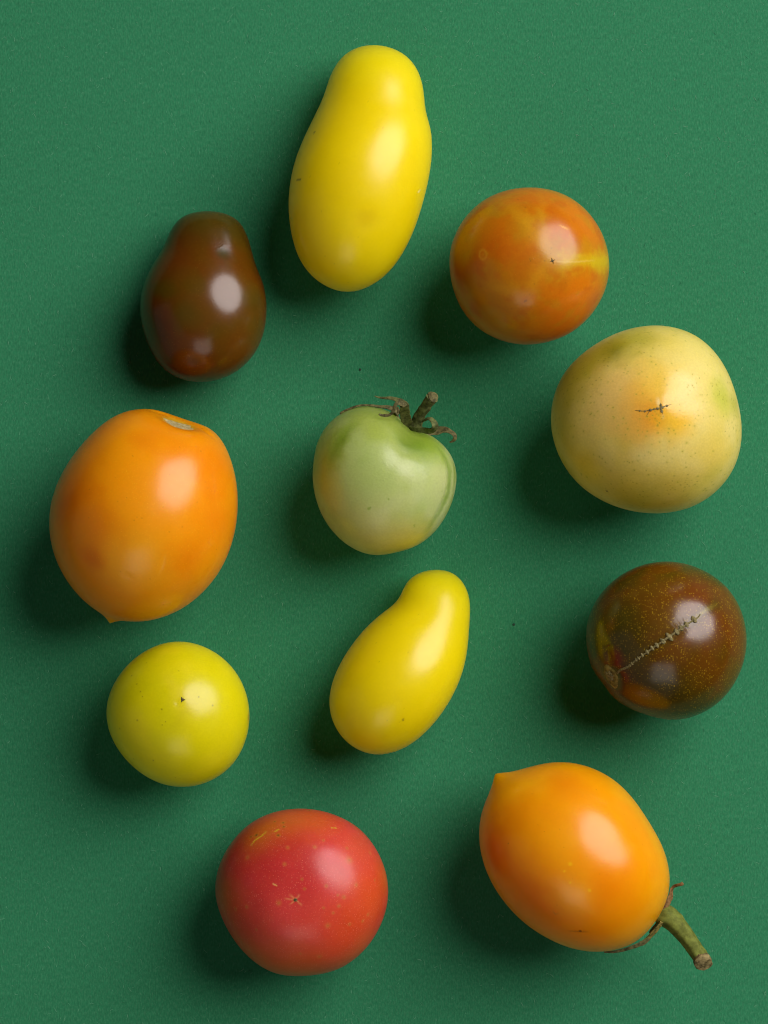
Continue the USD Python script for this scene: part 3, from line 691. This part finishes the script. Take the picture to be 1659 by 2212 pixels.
sc = part('stem_scar', patch(b, Z([(468, 1055)])[0], ellipse(20, 28, 20), 0.0008, seed=12, rough=.12, dip=0.45), CORK_DARK).GetPath()
part('scar_core', patch(b, Z([(463, 1050)])[0], ellipse(11, 17, 20), 0.0010, seed=13, rough=.35, dip=0.1), SUTURE, sc)
q3, n3 = b.snap(b.on(Q(SUT[:13])), 0.00010)
su = part('suture_scar', tube(q3, np.array([2.6, 2.6, 2.2, 2.0, 1.9, 1.9, 2.0, 2.3, 2.8, 2.2, 2.2, 2.2, 1.0]) * S, 120, 10, 0.3), SUTURE).GetPath()
for i, ((x, y), r) in enumerate([((437, 878), 3.2), ((470, 858), 3.2), ((495, 838), 3.4), ((540, 800), 3.2), ((568, 780), 3.5), ((610, 748), 3.9), ((658, 712), 4.8), ((718, 670), 4.8), ((767, 637), 5.0), ((835, 595), 5.8), ((890, 530), 4.6), ((908, 550), 6.6), ((925, 570), 4.6), ((985, 488), 5.8), ((1035, 450), 5.4), ((1095, 405), 5.4), ((1172, 358), 6.6), ((1192, 366), 4.0), ((1170, 335), 3.6)]):
    q, nn = b.snap(b.on(Q([(x, y)])), 0.00018)
    part('scar_knob', knob(q[0], nn[0], r * S, 160 + i, 0.4, (0.55, 0.83)), SUTURE, su)

# ------------------------------------------------------------------ 9 yellow green round tomato
Z = lambda pts: crop(pts, 350, 2500, 750)
o = Z([(800,152),(920,160),(1040,200),(1150,265),(1250,350),(1330,450),(1385,560),(1418,680),(1428,800),(1415,940),(1385,1070),(1320,1190),(1230,1290),(1120,1365),(1000,1408),(870,1423),(740,1415),(620,1385),(510,1330),(410,1250),(320,1160),(250,1080),(205,970),(180,860),(175,750),(190,630),(230,520),(300,410),(390,315),(490,240),(590,190),(700,160)])
b = round_body(o, 0.90, seed=91, smooth=40)
b.push(b.v[b.at(*Z([(850, 660)])[0])], 0.0005, 40, 1.5)
b.push(b.v[b.at(*Z([(800, 690)])[0])], -0.0003, 8)
settle(b)
p = Paint(b, (0.60, 0.53, 0.003), 900)
p.mottle((0.55, 0.51, 0.002), 60, 0.42, 0.64, 0.7)
p.mottle((0.64, 0.55, 0.006), 90, 0.5, 0.68, 0.6)
p.line(Z([(850, 660), (760, 540), (690, 430)]), 12, (0.62, 0.52, 0.02), .5)
p.line(Z([(850, 660), (790, 880), (740, 940)]), 14, (0.48, 0.42, 0.004), .4)
p.blob(Z([(850, 660)])[0], 34, (0.64, 0.53, 0.02), .5)
p.blob(Z([(1425, 820)])[0], 14, (0.36, 0.24, 0.008), .8)
for q, r in [((655, 745), 2.6), ((393, 446), 2.4), ((436, 525), 2.0), ((471, 589), 2), ((486, 630), 1.8), ((437, 845), 2.2), ((284, 912), 2.2), ((410, 1185), 2), ((580, 1197), 2.2), ((518, 334), 1.8), ((807, 405), 1.8), ((985, 636), 2), ((688, 857), 1.8), ((660, 885), 1.6), ((777, 1352), 1.8), ((1380, 560), 2), ((1110, 710), 2.6)]:
    p.blob(Z([q])[0], r, (0.16, 0.13, 0.006), .7, soft=.7)
t, part = put(b, p, 'round_tomato', 'small round greenish yellow tomato, below the orange oval tomato at the left', skin('lime_skin', 0.27, 0.5, ((0.74, 0.62, 0.02), 1300, 0.2, 0.25), grain=0.04, bump=0.4, radius=(1.0, 1.0, 0.15), sss=0.8))
tri = lambda x: 5.6 / max(0.5, max(math.cos(x - c) for c in (math.pi / 3, math.pi, -math.pi / 3))) * 0.62
part('blossom_scar', patch(b, Z([(842, 658)])[0], tri, 0.00025, seed=17, rough=.1), SCAB)

# ------------------------------------------------------------------ 10 red tomato
Z = lambda pts: crop(pts, 780, 3160, 900)
o = Z([(760,146),(880,150),(1000,175),(1110,220),(1210,290),(1300,390),(1370,500),(1410,610),(1425,730),(1410,860),(1380,970),(1320,1080),(1250,1170),(1160,1250),(1060,1310),(940,1345),(830,1363),(720,1362),(600,1345),(500,1300),(400,1220),(310,1120),(230,1000),(180,880),(152,760),(155,650),(190,530),(240,430),(320,330),(420,245),(530,185),(640,152)])
b = round_body(o, 0.84, seed=101, full=2.12, wobble=0.018)
b.push(b.v[b.at(*Z([(742, 810)])[0])], -0.0006, 36)
settle(b)
p = Paint(b, (0.52, 0.036, 0.034), 1000)
p.mottle((0.52, 0.052, 0.016), 60, 0.44, 0.64, 0.6)
p.mottle((0.56, 0.055, 0.05), 110, 0.46, 0.66, 0.5)
p.mottle((0.42, 0.026, 0.018), 70, 0.5, 0.68, 0.6)
for q, r, c, a in [((500, 330), 75, (0.46, 0.11, 0.008), .8), ((700, 230), 80, (0.50, 0.11, 0.010), .7), ((900, 200), 70, (0.52, 0.095, 0.012), .6), ((560, 600), 95, (0.44, 0.024, 0.022), .6), ((700, 450), 60, (0.44, 0.026, 0.024), .55), ((1300, 800), 100, (0.58, 0.080, 0.008), .7), ((1200, 420), 60, (0.56, 0.09, 0.03), .5),
                   ((450, 1230), 100, (0.54, 0.12, 0.014), .65), ((800, 1330), 110, (0.54, 0.12, 0.02), .65), ((220, 800), 60, (0.48, 0.11, 0.012), .7), ((1200, 1200), 70, (0.54, 0.11, 0.02), .6), ((1400, 640), 40, (0.46, 0.13, 0.012), .5), ((1050, 1050), 90, (0.56, 0.060, 0.008), .6), ((350, 900), 60, (0.50, 0.045, 0.01), .5), ((740, 1000), 110, (0.56, 0.06, 0.04), .4)]:
    p.blob(Z([q])[0], r, c, a)
p.line(Z([(415, 408), (440, 375), (480, 345), (525, 305)]), 1.7, (0.55, 0.38, 0.02), 1.0)
p.line(Z([(590, 305), (615, 290)]), 1.7, (0.52, 0.34, 0.02), .9, fade=False)
p.line(Z([(1005, 278), (1040, 280)]), 1.5, (0.50, 0.30, 0.03), .9, fade=False)
p.line(Z([(578, 692), (600, 705)]), 1.3, (0.68, 0.34, 0.10), 1.0, fade=False)
for q, r in [((648, 242), 2.6), ((655, 270), 2.4), ((450, 332), 3.6), ((615, 333), 3.0), ((845, 153), 3), ((590, 230), 2), ((412, 348), 2.4)]:
    p.blob(Z([q])[0], r * 2.2, (0.44, 0.17, 0.012), .7); p.blob(Z([q])[0], r, (0.07, 0.04, 0.01), .95, soft=.6)
for q, r in [((685, 427), 5), ((885, 425), 5), ((660, 547), 5), ((1138, 515), 8), ((967, 709), 5), ((1187, 700), 6), ((975, 1000), 7), ((1140, 992), 5), ((915, 1232), 6), ((620, 832), 7), ((1100, 790), 6), ((775, 1210), 5), ((390, 497), 6), ((1120, 430), 5), ((1055, 775), 4), ((945, 372), 4), ((1290, 465), 5), ((1240, 965), 5), ((1275, 915), 5), ((400, 1185), 5), ((790, 660), 4), ((808, 730), 4), ((1020, 905), 4), ((1060, 855), 4), ((1325, 660), 4), ((950, 870), 4), ((380, 860), 5), ((300, 880), 5), ((455, 1030), 4)]:
    p.blob(Z([q])[0], r * 1.1, (0.50, 0.15, 0.035), .6, soft=1.0); p.blob(Z([q])[0], r * 0.34, (0.26, 0.11, 0.02), .6)
for x, y in [(660, 800), (700, 770), (775, 770), (700, 845), (790, 850)]:
    p.line(Z([(742, 810), (x, y)]), 1.7, (0.68, 0.30, 0.10), .5, rough=.8)
t, part = put(b, p, 'round_tomato', 'round red tomato with pale freckles and a tiny star scar, at the bottom', skin('red_skin', 0.30, 0.5, ((0.70, 0.20, 0.13), 1900, 0.34, 0.75), grain=0.05, bump=0.28, sss=0.3))
sc = part('blossom_scar', patch(b, Z([(742, 810)])[0], star(5, 3.0, 6.5, 0.5), 0.0002, seed=23, rough=.1), CORK).GetPath()
part('scar_point', patch(b, Z([(744, 811)])[0], ellipse(4.4, 3.4, 0), 0.0003, seed=24), SCAB, sc)

# ------------------------------------------------------------------ 11 orange tomato with the long stem, right
Z = lambda pts: crop(pts, 1850, 2980, 1100)
o = Z([(590,105),(680,112),(780,138),(870,182),(960,250),(1050,350),(1120,450),(1180,560),(1225,670),(1245,780),(1243,870),(1220,950),(1180,1030),(1120,1110),(1050,1175),(960,1222),(860,1242),(740,1235),(610,1205),(490,1150),(370,1070),(270,970),(190,850),(135,730),(105,610),(102,500),(120,410),(150,325),(200,248),(272,190),(350,155),(430,127),(510,110)])
b = round_body(o, 0.90, seed=111)
d = np.array([W(*Z([(207, 170)])[0], b.c[2])])[0]
base = b.v[np.argmin(np.linalg.norm(b.v - d, axis=1))]
ddir = (d - b.c) / np.linalg.norm(d - b.c)
b.push(base, np.linalg.norm(d - base) * 1.03, 23, 1.35, direction=ddir[None]); b.finish()
settle(b)
p = Paint(b, (0.86, 0.335, 0.002), 1100)
p.mottle((0.84, 0.26, 0.002), 55, 0.44, 0.66, 0.6)
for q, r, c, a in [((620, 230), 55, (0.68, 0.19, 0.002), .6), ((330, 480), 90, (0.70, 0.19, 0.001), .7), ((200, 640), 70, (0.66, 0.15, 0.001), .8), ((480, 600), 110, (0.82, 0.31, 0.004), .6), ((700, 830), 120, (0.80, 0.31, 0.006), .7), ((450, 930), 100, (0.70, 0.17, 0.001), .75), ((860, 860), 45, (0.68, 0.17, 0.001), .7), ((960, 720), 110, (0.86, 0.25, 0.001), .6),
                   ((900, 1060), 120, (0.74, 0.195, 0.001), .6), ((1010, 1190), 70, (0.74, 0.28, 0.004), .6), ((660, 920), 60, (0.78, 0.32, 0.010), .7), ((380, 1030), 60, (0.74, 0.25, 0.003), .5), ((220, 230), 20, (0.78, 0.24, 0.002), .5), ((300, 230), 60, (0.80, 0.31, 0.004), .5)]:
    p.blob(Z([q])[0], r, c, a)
for q, r in [((652, 718), 4.5), ((612, 762), 3), ((765, 875), 4), ((650, 830), 3)]:
    p.blob(Z([q])[0], r, (0.86, 0.48, 0.01), .8)
p.line(Z([(640, 1122), (700, 1125), (760, 1127)]), 2.0, (0.42, 0.12, 0.005), .7)
p.blob(Z([(708, 1123)])[0], 3.0, (0.06, 0.025, 0.004), .95, soft=.6)
p.line(Z([(548, 1000), (560, 1018), (580, 1012)]), 1.5, (0.55, 0.20, 0.02), .7)
p.blob(Z([(275, 595)])[0], 2.2, (0.25, 0.08, 0.005), .7); p.dots(24, .7, 1.2, (0.3, 0.09, 0.01), .5)
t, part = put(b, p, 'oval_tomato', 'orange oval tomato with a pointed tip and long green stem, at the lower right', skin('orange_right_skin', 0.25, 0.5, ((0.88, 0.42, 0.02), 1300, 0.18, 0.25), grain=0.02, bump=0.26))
K = lambda pts: crop(pts, 2350, 3450, 600)
U = 600 / 1659 * 0.54004 * S
zc = b.c[2]
st = part('stem', tube(path3([(790, 575), (862, 592), (940, 645), (1040, 755), (1140, 885), (1215, 995), (1262, 1075), (1268, 1102)], zc + np.array([-.001, 0, .0005, .0012, .002, .0028, .0035, .0038])),
          np.array([105, 118, 112, 96, 88, 82, 84, 88]) * U, 90, 44, 0.10, 25, 6, 0.035), STEM).GetPath()
part('cut_end', tube(path3([(1258, 1078), (1270, 1100), (1276, 1118), (1278, 1124)], zc + np.array([.0030, .0040, .0050, .0052])), np.array([84, 104, 98, 40]) * U, 24, 40, 0.26, 27), CUT, st)
part('sepal', strap(path3([(830, 560), (862, 480), (905, 400), (925, 320), (935, 285), (985, 252), (1055, 225)], zc + np.array([.001, .002, .002, .002, .002, .003, .004])),
     np.array([38, 40, 40, 24, 17, 20, 22]) * U, [[.6, -.2, .8]] * 4 + [[.2, -.3, .9]] * 3, seed=31), SEPAL_BROWN)
part('sepal', strap(path3([(820, 655), (760, 735), (700, 800), (650, 850), (580, 890)], zc + np.array([.003, .002, .001, 0, 0])), np.array([26, 34, 36, 32, 24]) * U, [[.5, -.5, .8]] * 5, seed=32), CORK_DARK)
part('sepal', strap(path3([(680, 830), (600, 892), (500, 930), (400, 962), (290, 985), (185, 990)], zc + np.array([.0005, 0, 0, -.0005, -.0005, -.0005])), np.array([26, 30, 24, 20, 17, 10]) * U, [[.2, -.5, .85]] * 6, seed=33), SEPAL)
part('sepal', strap(path3([(790, 600), (760, 680), (720, 730), (690, 770)], zc + np.array([-.004, -.005, -.006, -.007])), np.array([60, 70, 50, 20]) * U, [[.7, -.7, .2]] * 4, seed=34), SEPAL_GREEN)

# ------------------------------------------------------------------ lint on the paper
LINT = dry('lint_dark', (0.010, 0.035, 0.02), (0.02, 0.06, 0.035), 2000)
for (x, y, r), lab in [((778, 798, 3.4), 'tiny dark speck on the paper above the green tomato'), ((1110, 1349, 3.6), 'tiny dark speck on the paper left of the dark seamed tomato')]:
    c = W(x, y, 0.0002)
    mark(obj('lint_speck', knob(c, np.array([0, 0, 1.0]), r * S * 0.7, int(x), 0.15), LINT).GetPrim(), lab, 'speck', 'dark specks on the paper')

def fibres(n, seed, rlo, rhi, extra=()):
    rng = np.random.default_rng(seed); V, F, k = [], [], 0
    for i in range(n + len(extra)):
        c = np.array([rng.uniform(-0.14, 0.14), rng.uniform(-0.18, 0.18), 0])
        a = rng.normal(math.pi / 2, 0.8); L = rng.uniform(0.0006, 0.0022); bend = rng.normal(0, 0.9); r = rng.uniform(rlo, rhi)
        if i >= n:
            x, y, L, a, bend = extra[i - n]; c = W(x, y, 0.0); L *= S; r = 0.00005
        s = np.linspace(-.5, .5, 5); ang = a + bend * s
        q = c + np.stack([np.cumsum(np.cos(ang)) * L / 5, np.cumsum(np.sin(ang)) * L / 5, 0.00002 + r * 0.3 + 0 * s], -1)
        t = frames(q); side = np.stack([-t[:, 1], t[:, 0], 0 * s], -1)
        w = r * np.array([.4, 1, 1, 1, .4])[:, None]
        row = np.stack([q - side * w, q + np.array([0, 0, r]), q + side * w], 1).reshape(-1, 3)
        V.append(row)
        for i in range(4):
            for j in range(2):
                A = k + i * 3 + j; F += [(A, A + 1, A + 4), (A, A + 4, A + 3)]
        k += 15
    return np.vstack(V), np.array(F)[:, ::-1]
FIB = dry('paper_fibre_pale', (0.06, 0.27, 0.14), (0.16, 0.36, 0.22), 900)
mark(obj('paper_fibres', fibres(3000, 5, 0.00003, 0.00007, [(937, 1185, 34, 1.72, .1), (868, 1222, 16, .15, .2), (1006, 95, 14, .9, .4), (880, 1255, 14, .7, .5), (165, 520, 8, 2, 0), (1195, 2005, 14, .8, .3), (855, 375, 9, 0.2, .2)]), FIB).GetPrim(), 'fine pale paper fibres strewn over the green paper', 'fibres', kind='stuff')
FIBD = dry('paper_fibre_dark', (0.006, 0.06, 0.03), (0.012, 0.10, 0.05), 900)
mark(obj('dark_paper_fibres', fibres(450, 6, 0.00002, 0.000045), FIBD).GetPrim(), 'fine dark paper fibres strewn over the green paper', 'fibres', kind='stuff')
